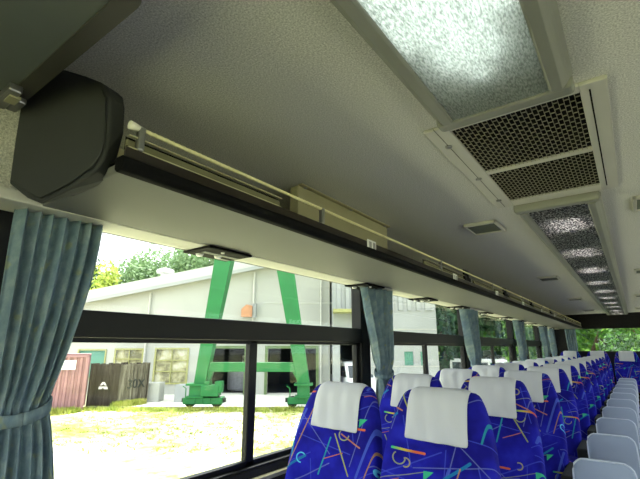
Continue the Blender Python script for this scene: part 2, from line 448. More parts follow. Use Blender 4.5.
for (X0, X1, Y, Z0, Z1) in ((RWX0, RWX1, YB+.03, RWZ0, RWZ1), (WX+.06, RX-.06, YF-.05, -.95, .60)):
    w = thing('window_%d' % wn, None, None, ((X0+X1)/2, Y, Z0), kind='structure'); wn += 1
    f = MB().box(X0, X1, Y-.02, Y+.02, Z0, Z0+.02).box(X0, X1, Y-.02, Y+.02, Z1-.02, Z1).box(X0, X0+.02, Y-.02, Y+.02, Z0, Z1).box(X1-.02, X1, Y-.02, Y+.02, Z0, Z1)
    build(f, 'window_frame', 'black_frame', w)
    build(MB().box(X0+.02, X1-.02, Y-.002, Y+.002, Z0+.02, Z1-.02), 'pane', 'window_glass', w)
# pale moulding over the side windows and ledge under them
m = MB(); prof = [(-1.38, .385), (-1.375, .372), (-1.33, .366), (-1.24, .368), (-1.24, .40), (-1.38, .40)]
m.prism([(x, YF, z) for x, z in prof], (0, YB-YF-.02, 0))
build(m, 'trim_2', 'cream_plastic', bevel=.004)['kind'] = 'structure'
build(MB().box(WX, WX+.03, .38, YB-.02, -.545, -.53), 'trim_3', 'pale_metal')['kind'] = 'structure'

# ------------------------------------------------------------------ luggage rack
rk = thing('luggage_rack', 'long grey overhead luggage rack running above the side windows to the rear', 'luggage rack', (-1.05, .42, .37))
R0, R1 = .42, 10.12
build(MB().box(-1.24, -.845, R0, R1, .37, .392), 'rack_underside', 'grey_vinyl', rk, bevel=.004)
prof = [(-.85, .37), (-.84, .362), (-.822, .364), (-.812, .376), (-.812, .392), (-.822, .398), (-.85, .398)]
build(MB().prism([(x, R0-.01, z) for x, z in prof], (0, R1-R0+.01, 0)), 'nose_trim', 'black_plastic', rk, smooth=False, bevel=.003)
build(MB().box(-.835, -.829, R0, R1, .398, .424), 'nose_plate', 'bronze_plate', rk)
build(MB().box(-1.32, -.835, R0, R1, .396, .402), 'rack_shelf', 'black_cavity', rk)
build(MB().box(-1.33, -1.31, R0, R1, .40, .655), 'rack_back_panel', 'box_beige', rk)
for y0, y1 in ((.425, .93), (2.08, 2.72), (2.95, 3.75), (3.98, 4.9), (5.1, 6.2), (6.4, 7.6), (7.8, 9.9)):
    s = MB()
    for z0, z1 in ((.424, .427), (.452, .455)): s.box(-.837, -.829, y0, y1, z0, z1)
    build(s, 'track_strip', 'pale_metal', rk)
    build(MB().box(-.845, -.838, y0, y1, .431, .446), 'track_slat', 'olive_mark', rk)
    build(MB().box(-.848, -.846, y0, y1, .424, .455), 'track_back', 'black_cavity', rk)
n = 2400; RY0, RY1, RRZ = .438, 10.08, .478
pts = [(-.832, RY0+(RY1-RY0)*i/n, RRZ) for i in range(n+1)]
rod = build(MB().tube(pts, .009, 8, lambda i, k: .0050+.0008*math.cos((k/8*2*pi)-i*1.57)), 'hand_rod', 'cream_rod', rk, smooth=True)
build(MB().lathe([(.001, -.016), (.010, -.015), (.0095, -.004), (.007, .010), (.0062, .016)], (-.832, RY0, RRZ), 14, 'Y'), 'rod_end_cap', 'white_cap', rk, smooth=True)
for y in (.452, 1.15, 2.305, 3.4, 4.5, 5.6, 6.7, 7.8, 8.9, 10.0):
    s = MB().box(-.842, -.824, y-.008, y+.008, .424, .482); build(s, 'rail_post', 'steel', rk, bevel=.004)
for y in (2.80, 3.85, 5.0, 6.3, 7.7):
    build(MB().box(-.85, -.83, y-.06, y+.06, .425, .452).box(-.85, -.838, y-.05, y+.05, .452, .50), 'rod_clamp', 'black_plastic', rk, bevel=.004)
# slanted dark end cap
out = [(8, 184), (14, 140), (21, 98), (40, 83), (62, 69), (82, 75), (98, 81), (106, 87), (110, 98), (110, 125), (108, 148), (105, 158), (97, 170), (70, 190), (40, 205), (26, 199)]
def onslant(u, v):
    d = ray(u, v); k_ = (.41+.45*.85)/(d.y-.45*d.x); return d*k_
poly = [onslant(u, v) for u, v in out]
poly = [Vector((p.x, p.y, min(p.z, CZ-.003))) for p in poly]
ins = [p.lerp(sum(poly, Vector())/len(poly), .07)+Vector((.45, -1, 0)).normalized()*.006 for p in poly]
mcap = MB(); bk = [Vector((max(p.x, -1.325)-(.03 if p.z < .43 else .012), .44, max(p.z, .372))) for p in poly]
mcap.rings([[tuple(p) for p in bk], [tuple(p) for p in poly]], caps=True)
cap = build(mcap, 'end_cap', 'charcoal_plastic', rk, bevel=.007, seg=3)
mi = MB(); mi.rings([[tuple(p) for p in [q.lerp(sum(poly, Vector())/len(poly), .07) for q in poly]], [tuple(p) for p in ins]], caps=True)
build(mi, 'cap_face_panel', 'charcoal_plastic', cap, bevel=.004)

# small white number plates clipped on the rack's nose
tg = thing('number_plate', 'small white plate on rack nose below the beige box, nearest of its row', 'plate', (-.826, 1.49, .388), 'white plates along the rack nose')
build(MB().box(-.827, -.822, 1.455, 1.525, .388, .432), 'plate', 'tag_white', tg, bevel=.002)
build(MB().box(-.8222, -.8212, 1.465, 1.485, .396, .424).box(-.8222, -.8212, 1.497, 1.517, .396, .424), 'grey_marks', 'tag_grey', tg)
for i, y in enumerate((2.52, 3.50, 4.50, 5.52, 6.5, 7.5)):
    dup(tg, (-.826, y, .388), 'small white plate on rack nose, %s counting from the front' % ORD[i+1])
# beige duct box hung from the ceiling above the rack
bx = thing('duct_box', 'beige metal duct box hanging from ceiling above the luggage rack', 'duct box', (-1.05, 1.66, .52))
build(MB().box(-1.075, -1.03, 1.255, 2.045, .527, .652), 'housing', 'box_beige', bx, bevel=.004)
build(MB().box(-1.03, -1.01, 1.255, 2.045, .650, .656), 'mounting_flange', 'box_beige', bx)
for y in (1.29, 1.65, 2.0):
    build(MB().lathe([(.008, -.004), (.008, .0), (.001, .001)], (-1.02, y, .649), 10), 'screw', 'steel', bx)

# reading-light panels under the rack
def light_panel():
    o = thing('reading_light_panel', 'black reading light panel under the rack nearest the front, beside the first curtain', 'reading light', (-1.30, 1.08, .366), 'reading light panels under the rack')
    build(MB().box(-1.375, -1.215, .97, 1.19, .358, .368), 'panel', 'black_plastic', o, bevel=.004)
    for y in (1.02, 1.09):
        build(MB().lathe([(.001, -.010), (.012, -.009), (.016, .0)], (-1.335 if y < 1.05 else -1.31, y, .358), 14), 'lamp', 'lens_white', o, smooth=True)
    build(MB().lathe([(.001, -.006), (.007, -.005), (.008, .0)], (-1.245, 1.06, .358), 10), 'button', 'lens_white', o, smooth=True)
    build(MB().box(-1.30, -1.275, 1.00, 1.17, .355, .359), 'grille_strip', 'panel_grey', o)
    build(MB().box(-1.35, -1.33, 1.12, 1.17, .355, .359), 'grille_strip', 'panel_grey', o)
    return o
lp = light_panel()
for i, y in enumerate((2.24, 3.15, 3.97, 4.80, 5.75, 6.6, 7.46, 8.4, 9.3)):
    dup(lp, (-1.30, y, .366), 'black reading light panel under the luggage rack, %s from the front' % ORD[i+1])

# ------------------------------------------------------------------ ceiling fittings
def lamp(y0, y1, label, glass, tubes, tmat):
    o = thing('ceiling_light', label, 'ceiling light', (-.2, (y0+y1)/2, CZ))
    X0, X1 = -.375, -.025; zb = .612
    for (xa, xb, s) in ((X0, X0+.055, 1), (X1-.055, X1, -1)):
        p = [(xa, CZ), (xb, CZ), (xb, zb+.004), (xb-.006, zb), (xa+.026, zb), (xa+.014, zb+.012), (xa+.008, zb+.022), (xa, zb+.03)] if s == 1 else [(xb, CZ), (xa, CZ), (xa, zb+.004), (xa+.006, zb), (xb-.026, zb), (xb-.014, zb+.012), (xb-.008, zb+.022), (xb, zb+.03)]
        build(MB().prism([(x, y0+.05, z) for x, z in p], (0, y1-y0-.10, 0)), 'side_frame', 'lamp_frame', o, bevel=.002)
    for ya in (y0, y1-.05):
        build(MB().box(X0+.002, X1-.002, ya, ya+.05, zb+.003, CZ), 'end_frame', 'lamp_frame', o, bevel=.012, seg=3)
    build(MB().box(X0+.05, X1-.05, y0+.045, y1-.045, zb+.008, zb+.012), 'diffuser', glass, o)
    for pts in tubes:
        build(MB().tube(pts, .011, 10), 'lamp_tube', tmat, o, smooth=True)
    return o
lamp(-.35, 1.125, 'bright lit ceiling light with hammered glass, nearest the front', 'lamp_glass', [[(x, .10, .646), (x, y, .646)] for x, y in ((-.30, .74), (-.25, .86), (-.20, .93), (-.15, .86), (-.10, .74))], 'tube_light')
bulbs = [[(-.27, y+q, .646), (-.13, y+q, .646)] for q in (-.09, 0, .09) for y in (2.47, 3.27, 4.1, 4.95, 5.75, 6.55, 7.35, 8.15, 8.95, 9.7)]
lamp(2.06, 10.05, 'long dim ceiling light with dark speckled glass running to the rear', 'lamp_glass_dark', bulbs, 'bulb_light')

ac = thing('return_air_grille', 'white ceiling air grille with two dark perforated panels between the ceiling lights', 'air vent', (-.2, 1.59, CZ))
zb = .648
fx0, fx1, fy0, fy1 = -.440, .042, 1.150, 2.055
holes = [(1.185, 1.575), (1.605, 1.975)]; hx0, hx1 = -.365, -.02
s = MB(); s.box(fx0, hx0, fy0, fy1, zb, CZ).box(hx1, fx1, fy0, fy1, zb, CZ).box(hx0, hx1, fy0, holes[0][0], zb, CZ).box(hx0, hx1, holes[0][1], holes[1][0], zb, CZ).box(hx0, hx1, holes[1][1], fy1, zb, CZ)
build(s, 'frame', 'vent_white', ac, bevel=.003)
build(MB().box(hx0, hx1, fy0+.03, fy1-.03, CZ-.004, CZ-.001), 'dark_backing', 'black_cavity', ac)
for y0, y1 in holes:
    s = MB(); nc = 26; dx = (hx1-hx0)/nc; nr = 11; dy = (y1-y0)/nr
    for i in range(1, nc): s.box(hx0+i*dx-.0009, hx0+i*dx+.0009, y0, y1, zb+.001, zb+.0028)
    for i in range(nc):
        for j in range(0, nr+1):
            y = y0+(j+(.5 if i % 2 else 0))*dy
            if y0+.004 < y < y1-.004: s.box(hx0+i*dx+.0014, hx0+(i+1)*dx-.0014, y-.0016, y+.0016, zb+.001, zb+.0028)
    build(s, 'perforated_panel', 'grille_olive', ac)
build(MB().box(.0, .004, 1.18, 2.0, zb-.0006, zb), 'slot', 'black_cavity', ac)
build(MB().box(-.405, -.403, 1.14, 2.04, zb-.0006, zb), 'seam', 'panel_rim', ac)
for y in (1.28, 1.62, 1.93):
    build(MB().lathe([(.001, -.006), (.010, -.005), (.012, .0)], (-.405, y, zb), 12), 'latch', 'steel', ac, smooth=True)

def small_vent(label, org):
    o = thing('air_outlet', label, 'air outlet', org, 'small ceiling outlets beside the lights')
    x, y, z = org
    f = MB(); a, b = .088, .115
    f.box(x-a, x+a, y-b, y-b+.02, z-.016, z).box(x-a, x+a, y+b-.02, y+b, z-.016, z).box(x-a, x-a+.015, y-b, y+b, z-.016, z).box(x+a-.015, x+a, y-b, y+b, z-.016, z)
    build(f, 'outlet_frame', 'vent_white', o, bevel=.003)
    s = MB().box(x-a+.01, x+a-.01, y-b+.01, y+b-.01, z-.003, z-.001)
    for i in range(9): s.box(x-a+.015, x+a-.015, y-b+.028+i*.02, y-b+.034+i*.02, z-.013, z-.003)
    build(s, 'louvre', 'panel_grey', o)
    return o
sv = small_vent('small grey ceiling air outlet on window side, nearest the front', (-.59, 2.38, CZ))
for i, y in enumerate((4.6, 6.85, 9.1)):
    dup(sv, (-.59, y, CZ), 'small grey ceiling air outlet on window side, %s from the front' % ORD[i+1])
for i, y in enumerate((2.38, 4.6, 6.85, 9.1)):
    dup(sv, (.175, y, CZ), 'small grey ceiling air outlet at right photo edge, %s from the front' % ORD[i])

# flat dark panel at the top left corner, hung from the ceiling
op = thing('overhead_monitor', 'flat dark grey panel with raised rim hanging overhead at top left', 'overhead panel', (-.80, -.05, .55))
X0, X1, Y0, Y1 = -1.10, -.535, -.42, .286
rim = MB(); rim.box(X0, X1, Y0, Y1, .556, .585)
ro = build(rim, 'back_shell', 'panel_rim', op, bevel=.012, seg=3)
s = MB()
def rrect(x0, x1, y0, y1, r, n=5):
    P = []
    for cx, cy, a0 in ((x1-r, y1-r, 0), (x0+r, y1-r, 90), (x0+r, y0+r, 180), (x1-r, y0+r, 270)):
        for k in range(n+1): an = math.radians(a0+90*k/n); P.append((cx+r*math.cos(an), cy+r*math.sin(an)))
    return P
o1 = rrect(X0, X1, Y0, Y1, .05); i1 = rrect(X0+.045, X1-.042, Y0+.05, Y1-.034, .04)
s.rings([[(x, y, .558) for x, y in o1], [(x, y, .545) for x, y in o1], [(x, y, .545) for x, y in i1], [(x, y, .558) for x, y in i1]], caps=False)
build(s, 'rim', 'panel_rim', op)
build(MB().prism([(x, y, .549) for x, y in i1], (0, 0, .008)), 'flat_face', 'panel_grey', op)
for x in (-1.0, -.65):
    build(MB().box(x-.02, x+.02, -.2, -.05, .58, CZ), 'hanger', 'panel_rim', op)
br = MB().box(-1.09, -.985, .236, .262, .527, .546).box(-1.09, -1.03, .262, .285, .53, .545)
build(br, 'hinge_bracket', 'steel', op, bevel=.004)
build(MB().box(-1.04, -1.005, .245, .266, .523, .530), 'catch', 'pale_metal', op)
rm = thing('grab_handle', 'small round metal rimmed fitting on the black pillar at left edge', 'handle', (-1.355, .33, .08))
tp = [(-1.345, .340+.020*math.cos(2*pi*k/24), .085+.026*math.sin(2*pi*k/24)) for k in range(25)]
build(MB().tube(tp, .0045, 8), 'ring', 'steel', rm, smooth=True)
build(MB().lathe([(.019, -.008), (.019, 0)], (-1.35, .340, .085), 20, 'X'), 'centre', 'olive_mark', rm)
build(MB().box(-1.38, -1.35, .333, .347, .06, .11), 'mount', 'black_plastic', rm)
eb = tag(build(MB().box(-1.375, -1.32, 9.02, 9.14, .07, .30), 'emergency_box', 'red_plastic', org=(-1.345, 9.08, .07), bevel=.006), 'small red box on window pillar between the rearmost side curtains', 'red box')

# ------------------------------------------------------------------ curtains
def curtain(label, yc, top, tie, bot, xc=-1.30, npl=6, zt=.372, ztie=-.155, zb=-.56, amp=.022, seed=0, pw=1.7):
    """top/tie/bot = (y0, y1) spans of the cloth at those heights"""
    rnd = random.Random(seed)
    ph = [rnd.uniform(-.5, .5) for _ in range(npl*2)]
    o = thing('window_curtain', label, 'curtain', (xc, yc, zb), 'teal curtains along the windows')
    NS, NTT = npl*14, 46
    rows = []
    for j in range(NTT+1):
        z = zt+(zb-zt)*j/NTT
        if z > ztie:
            q = (zt-z)/(zt-ztie); e = q**pw; y0 = top[0]+(tie[0]-top[0])*e; y1 = top[1]+(tie[1]-top[1])*e
        else:
            q = (ztie-z)/(ztie-zb); e = min(1, q*1.6)**.6; y0 = tie[0]+(bot[0]-tie[0])*e; y1 = tie[1]+(bot[1]-tie[1])*e
        near = math.exp(-((z-ztie)/.05)**2)
        row = []
        for i in range(NS+1):
            s_ = i/NS
            w = s_*npl*2*pi
            k = int(s_*npl) % npl
            w += .5*math.sin(2*pi*s_*1.5+ph[0]*6)+.35*math.sin(2*pi*s_*2.6+ph[1]*6+z*1.5)
            fold = 2*abs(math.sin(w/2))**.6-1.2
            A = amp*(.75+.5*abs(ph[k]))*(1-.55*near)
            x = xc+A*fold+.0025*math.sin(z*11+k*2.1)
            yy = y0+(y1-y0)*s_+.16*(y1-y0)/npl*math.sin(w)
            row.append((x, yy, z))
        rows.append(row)
    m = MB(); m.rings(rows, closed=False, caps=False)
    build(m, 'cloth', 'curtain_cloth', o, smooth=True, solid=.003)
    # tieback band
    cy, hy = (tie[0]+tie[1])/2, (tie[1]-tie[0])/2+.006
    rs = []
    for k in range(33):
        an = 2*pi*k/32; cx, sy = math.cos(an), math.sin(an)
        dz = -.018*cx+.012*sy
        rs.append([(xc+(min(amp, .034)+.014)*cx, cy+hy*sy, ztie+dz+h) for h in (-.015, .015)])
    m = MB(); m.rings(rs, closed=False, caps=False)
    build(m, 'tieback', 'curtain_cloth', o, smooth=True, solid=.006)
    return o
curtain('large teal curtain tied back at left edge, beside the black pillar', .50, (.385, .625), (.40, .535), (.39, .59), npl=7, amp=.026, seed=3, ztie=-.155)
curtain('teal tied curtain on second pillar, behind the nearest window seat', 2.40, (2.19, 2.59), (2.38, 2.54), (2.40, 2.57), npl=5, amp=.050, seed=5, pw=1.1)
lab = ['teal tied curtain on third pillar from the front', 'teal tied curtain on fourth pillar from the front', 'teal tied curtain on fifth pillar from the front', 'teal curtain last of the side windows, next to rear corner']
for i, (t0, t1) in enumerate(((4.10, 4.56), (6.30, 6.82), (8.35, 8.85), (9.35, 9.65))):
    c_ = (t0+t1)/2
    curtain(lab[i], c_, (t0, t1), (c_-.02, c_+.19), (c_-.02, c_+.21), npl=5, amp=.050, seed=11+i, pw=1.1, ztie=-.17)
rc = curtain('dark teal curtain hanging at left side of the rear window', 10.08, (10.10, 10.30), (10.13, 10.28), (10.13, 10.29), xc=-1.10, npl=5, amp=.02, seed=20, zt=.38, ztie=-.20)
# turn it to hang across the rear wall
rc.rotation_euler.z = -pi/2; rc.location = (-1.10+.0, 10.10, rc.location.z)
for ch in rc.children:
    for v in ch.data.vertices: v.co.y -= .06

# ------------------------------------------------------------------ seats
def sect(hw, d, yc, z, bol, n=28):
    ring = []
    for k in range(n):
        an = 2*pi*(k+.5)/n; c, s_ = math.cos(an), math.sin(an)
        x = hw*math.copysign(abs(c)**.55, c); y = d/2*math.copysign(abs(s_)**.6, s_)
        if y < 0: y -= bol*max(0, (abs(x)/hw-.55)/.45)*1.0
        ring.append((x, yc+y, z))
    return ring
TOP = .992
def yfront(zr): return zr*.25
prof = [(-.66, .205, .12, .02), (-.58, .215, .12, .03), (-.46, .217, .115, .035), (-.36, .216, .11, .035), (-.26, .209, .10, .03), (-.18, .199, .095, .025), (-.12, .187, .09, .02), (-.07, .172, .085, .012), (-.035, .158, .075, .006), (-.012, .145, .055, .0), (0, .125, .02, 0)]
def make_seat(label, org, arm):
    o = thing('passenger_seat', label, 'seat', org, 'blue patterned coach seats')
    rings = [sect(hw, d, yfront(zr)+.055, TOP+zr, b) for zr, hw, d, b in prof]
    build(MB().rings(rings), 'backrest', 'seat_cloth', o, smooth=True, sub=1, local=True)
    # head cover
    m = MB(); rows = []
    path = []
    for zr in (-.17, -.155, -.13, -.09, -.05, -.025): path.append((yfront(zr)+.055-(.0445 if zr < -.06 else .041 if zr < -.03 else .036)-.006, TOP+zr))
    path += [(yfront(0)+.055-.024, TOP+.003), (.055, TOP+.009), (.055+.024, TOP+.003)]
    for zr in (-.025, -.06, -.12, -.18): path.append((yfront(zr)+.055+.048, TOP+zr))
    for r_, (y, z) in enumerate(path):
        row = []
        for i in range(17):
            x = -.116+.232*i/16
            wv = (.0028*math.sin(i*1.3+r_*.5)+.0022*math.sin(i*.7-r_*1.1))*(1 if r_ < 6 else .3)
            drop = -.010*max(0, (abs(x)-.085)/.03)**2 if 4 < r_ < 10 else 0
            low = -.008*(i/16) if r_ == 0 else 0
            row.append((x*(1+.02*(r_ < 2)), y+wv-.003, z+drop+low))
        rows.append(row)
    m.rings(rows, closed=False, caps=False)
    build(m, 'head_cover', 'cover_white', o, smooth=True, solid=.003, sub=1, local=True)
    # cushion
    m = MB(); cr = []
    for y, hw, h0, h1 in ((-.62, .17, .36, .40), (-.60, .20, .32, .43), (-.52, .213, .31, .445), (-.30, .213, .31, .425), (-.16, .20, .31, .41)):
        ring = []
        for k in range(20):
            an = 2*pi*(k+.5)/20; c, s_ = math.cos(an), math.sin(an)
            ring.append((hw*math.copysign(abs(c)**.5, c), y, (h0+h1)/2+(h1-h0)/2*math.copysign(abs(s_)**.5, s_)))
        cr.append(ring)
    build(m.rings(cr), 'seat_cushion', 'seat_cloth', o, smooth=True, local=True)
    build(MB().box(-.19, .19, -.56, -.12, .26, .315), 'seat_frame', 'black_plastic', o, bevel=.01, local=True)
    for y in (-.50, -.20):
        build(MB().box(-.15, -.11, y-.02, y+.02, 0, .265).box(.11, .15, y-.02, y+.02, 0, .265).box(-.15, .15, y-.02, y+.02, 0, .03), 'leg_frame', 'steel', o, bevel=.005, local=True)
    if arm:
        a_ = build(MB().box(.212, .284, -.40, -.06, .440, .500), 'armrest', 'charcoal_plastic', o, bevel=.008, seg=2, local=True)
        build(MB().box(.220, .250, -.14, -.07, .28, .45), 'armrest_bracket', 'black_plastic', a_, bevel=.006, local=True)
    return o
PITCH = .755; ROW0 = 1.60; NR = 11
XW, XA = -1.075, -.632
ws = make_seat('blue patterned window seat with white head cover, frontmost, below the second curtain', (XW, ROW0, PF), False)
as_ = make_seat('blue patterned aisle seat with white head cover, nearest the camera', (XA, ROW0, PF), True)
for k in range(1, NR):
    dup(ws, (XW, ROW0+k*PITCH, PF), 'blue patterned window seat with white head cover, %s row from the front' % ORD[k])
    dup(as_, (XA, ROW0+k*PITCH, PF), 'blue patterned aisle seat with white head cover, %s row from the front' % ORD[k])
nm = ['at the window corner', 'second from the window', 'in the middle, at the end of the aisle', 'right of the middle one', 'at the right wall']
for i, x in enumerate((-1.085, -.625, -.17, .27, .72)):
    dup(ws, (x, 9.93, PF+.085), 'blue seat of the rear bench, %s' % nm[i])['group'] = 'seats of the rear bench'

def make_jump(label, org):
    o = thing('jump_seat', label, 'folding seat', org, 'white covered aisle jump seats')
    T = .835
    def shape(grow, z0, zt=0):
        rings = []
        for zr, w in ((z0, .116), (-.20, .119), (-.10, .121), (-.045, .120), (-.02, .113), (-.007, .100), (0+zt, .082)):
            d = .05 if zr < -.03 else (.044 if zr < -.015 else (.032 if zr < -.003 else .012))
            rings.append([(x, y, z+(grow if zr > -.01 else 0)) for x, y, z in sect(w+grow, d+2*grow, zr*.20+.025, T+zr, 0, 24)])
        return MB().rings(rings)
    build(shape(0, -.42), 'backrest', 'seat_cloth', o, smooth=True, sub=1, local=True)
    build(shape(.004, -.30), 'head_cover', 'cover_blue_white', o, smooth=True, sub=1, local=True)
    # piping along the cover's edge
    pts = []
    for zr, w in ((-.28, .1195), (-.20, .121), (-.10, .123), (-.045, .122), (-.02, .115), (-.007, .102), (.003, .084)):
        pts.append((w+.001, zr*.20-.003, T+zr))
    pts = [(-x, y, z) for x, y, z in pts]+[(x, y, z) for x, y, z in pts[::-1]]
    build(MB().tube(pts, .004, 6), 'piping', 'piping_white', o, smooth=True, local=True)
    build(MB().box(-.115, .115, -.40, -.06, .38, .43), 'seat_pad', 'seat_cloth', o, bevel=.015, seg=3, local=True)
    build(MB().box(-.10, .10, -.12, -.05, .34, .48), 'hinge', 'steel', o, bevel=.006, local=True)
    build(MB().box(-.09, -.06, -.32, -.29, 0, .38).box(.06, .09, -.32, -.29, 0, .38), 'leg', 'steel', o, local=True)
    return o
js = make_jump('small white covered jump seat unfolded in the aisle, nearest the camera', (-.205, 2.50, FL))
for k in range(1, 10):
    dup(js, (-.205, 2.50+k*PITCH*.985, FL), 'small white covered jump seat in the aisle, %s from the camera' % ORD[k])

# ------------------------------------------------------------------ the yard outside
build(MB().box(-120, 120, -60, 160, GZ-.3, GZ), 'yard_ground', 'yard_ground')['kind'] = 'structure'
m = MB(); m.box(YR(140, 26), YR(480, 26), 20.4, 27.0, GZ, GZ+.03, fr); build(m, 'concrete_apron', 'concrete')['kind'] = 'structure'

build(MB().box(1.6, 60, -2.5, 12.5, GZ, GZ+.03), 'bounce_cut_ground', 'bounce_cut_grey')['kind'] = 'structure'  # unseen ground added on the right to dim the bounce onto the ceiling
# main shed
D = 26.0
Zb = GZ
def X(u): return YR(u, D)
def Z(v): return YZ(v, D)
shed = thing('workshop_building', 'pale grey workshop shed with sloping white roof and dark garage openings', 'building', fr((X(200), D, GZ)))
xl, xr = X(40), YR(333, 24.0)-.12
holes_ = [(X(80), X(106), Z(378), Z(351)), (X(117), X(143), Z(378), Z(350.5)), (X(157), X(188), Z(383), Z(350)), (X(207), X(245), GZ+.02, Z(349)), (X(268), X(316), GZ+.02, Z(349))]
xs = sorted({xl, xr, *[h[0] for h in holes_], *[h[1] for h in holes_]}); zs = sorted({GZ, Z(304), *[h[2] for h in holes_], *[h[3] for h in holes_]})
m = MB()
for i in range(len(xs)-1):
    for j in range(len(zs)-1):
        cx, cz = (xs[i]+xs[i+1])/2, (zs[j]+zs[j+1])/2
        if any(h[0] < cx < h[1] and h[2] < cz < h[3] for h in holes_): continue
        m.box(xs[i], xs[i+1], D, D+.25, zs[j], zs[j+1], fr)
z304 = Z(304)
def eave(u): return Z(302+(u-90)*(269-302)/(262-90))
m.prism([(xl, D, z304), (xr, D, z304), (xr, D, eave(333)), (xl, D, max(eave(40), z304+.01))], (0, .25, 0), fr)
m.box(xl, xl+.25, D+.25, D+16, GZ, z304, fr).box(xr-.25, xr, D+.25, D+16, GZ, eave(333), fr).box(xl, xr, D+16, D+16.25, GZ, z304, fr)
build(m, 'wall', 'wall_panel', shed)
m = MB(); th = Z(289)-Z(301)
m.prism([(xl-.3, D-.5, eave(38)), (xr+.2, D-.5, eave(335)), (xr+.2, D-.5, eave(335)+th), (xl-.3, D-.5, eave(38)+th*.8)], (0, 17, 0), fr)
build(m, 'roof', 'roof_white', shed)
m = MB(); m.prism([(xl-.3, D-.58, eave(38)-.12), (xr+.2, D-.58, eave(335)-.12), (xr+.2, D-.58, eave(335)+.10), (xl-.3, D-.58, eave(38)+.10)], (0, .08, 0), fr)
build(m, 'gutter', 'wall_white', shed)
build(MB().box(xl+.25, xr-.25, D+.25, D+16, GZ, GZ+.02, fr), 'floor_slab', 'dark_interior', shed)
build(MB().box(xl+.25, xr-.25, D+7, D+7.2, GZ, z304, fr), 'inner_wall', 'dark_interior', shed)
def frame(x0, x1, z0, z1, w, parent, mat, pane=None, cross=False):
    f = MB().box(x0-w, x0, D-.06, D+.1, z0, z1+w, fr).box(x1, x1+w, D-.06, D+.1, z0, z1+w, fr).box(x0, x1, D-.06, D+.1, z1, z1+w, fr)
    if pane: f.box(x0-w, x1+w, D-.06, D+.1, z0-w, z0, fr)
    if cross:
        f.box((x0+x1)/2-.03, (x0+x1)/2+.03, D-.02, D+.06, z0, z1, fr)
        for q in (1/3, 2/3): f.box(x0, x1, D-.02, D+.06, z0+(z1-z0)*q-.03, z0+(z1-z0)*q+.03, fr)
    o = build(f, 'window_frame' if pane else 'door_frame', mat, parent)
    if pane: build(MB().box(x0, x1, D+.08, D+.14, z0, z1, fr), 'window_pane', pane, o)
    return o
frame(*holes_[0], .08, shed, 'window_frame_olive', 'teal_sheet')
frame(*holes_[1], .10, shed, 'window_frame_olive', 'boarded_pane', True)
frame(*holes_[2], .10, shed, 'window_frame_olive', 'boarded_pane', True)
frame(*holes_[3], .16, shed, 'steel_frame_green'); frame(*holes_[4], .16, shed, 'steel_frame_green')
m = MB()
for u in (252, 146, 321): m.tube([fr((X(u), D-.12, GZ+.1)), fr((X(u), D-.12, eave(u)-.15))], .06, 8)
build(m, 'downpipe', 'pipe_grey', shed)
xb, zb_ = X(247), Z(312)
lb = build(MB().prism([(xb-.35, D-.55, zb_-.35), (xb+.30, D-.55, zb_-.35), (xb+.30, D-.55, zb_+.30), (xb-.05, D-.55, zb_+.38), (xb-.35, D-.55, zb_+.1)], (0, .5, 0), fr), 'wall_hood', 'rust_box', shed)
build(MB().box(xb+.30, xb+.50, D-.4, D, zb_-.4, zb_+.45, fr), 'hood_bracket', 'wall_white', lb)
m = MB(); m.box(X(262), X(333), D-.03, D, Z(304), Z(303.2), fr).box(X(208), X(333), D-.03, D, Z(326), Z(325.2), fr)
build(m, 'wall_seam', 'pipe_grey', shed)
for lab_, u, v, s_ in (('white mushroom roof ventilator on shed roof, left of the crane leg', 165, 277, 1.0), ('white mushroom roof ventilator at far right of the shed roof', 313, 256, 1.0)):
    p = fr(yard(u, v, D+2.5)); o = thing('roof_ventilator', lab_, 'ventilator', p, 'shed roof ventilators')
    build(MB().lathe([(.30, -.75), (.30, .2)], (p[0], p[1], p[2]), 16), 'stem', 'roof_white', o, smooth=False)
    build(MB().lathe([(.30, .2), (.55, .22), (.60, .34), (.55, .46), (.25, .56), (.01, .58)], (p[0], p[1], p[2]), 20), 'cowl', 'roof_white', o, smooth=False)

tk = thing('storage_tank', 'grey round tank standing in the dark left garage opening, behind the crane', 'tank', fr((X(234), D+3.2, GZ+.02)))
c0 = fr((X(234), D+3.2, GZ+.02))
build(MB().lathe([(.9, 0), (.95, .1), (.95, 1.3), (.7, 1.55), (.2, 1.65), (.01, 1.66)], c0, 24), 'shell', 'machine_grey', tk, smooth=False)
build(MB().tube([(c0[0], c0[1], c0[2]+1.6), (c0[0], c0[1], c0[2]+2.1), (c0[0]+.5, c0[1]+.2, c0[2]+2.1)], .07, 8), 'outlet_pipe', 'pipe_grey', tk)
# corrugated building on the right
D2 = 24.0
def X2(u): return YR(u, D2)
def Z2(v): return YZ(v, D2, 380)
b2 = thing('corrugated_building', 'white corrugated building with canopy, right of the green crane', 'building', fr((X2(385), D2, GZ)))
xl2, xr2 = X2(333), X2(438)
def corr(x0, x1, z0, z1, y, pitch=.5, depth=.12):
    pts = []; n_ = int((x1-x0)/pitch)
    for i in range(n_):
        x = x0+i*pitch; pts += [(x, y), (x+pitch*.42, y), (x+pitch*.5, y-depth), (x+pitch*.92, y-depth)]
    pts.append((x1, y)); pts += [(x1, y+.2), (x0, y+.2)]
    return MB().prism([(a_, b_, z0) for a_, b_ in pts], (0, 0, z1-z0), fr)
build(corr(xl2, xr2, Z2(311), Z2(311)+6.5, D2), 'upper_cladding', 'wall_white', b2)
build(MB().box(xl2, X2(366), D2-1.1, D2+.2, Z2(314), Z2(311), fr), 'canopy', 'window_frame_olive', b2)
m = MB(); vx0, vx1 = X2(340), X2(366)
wz = [(X2(404), X2(413)), (X2(420), X2(427))]
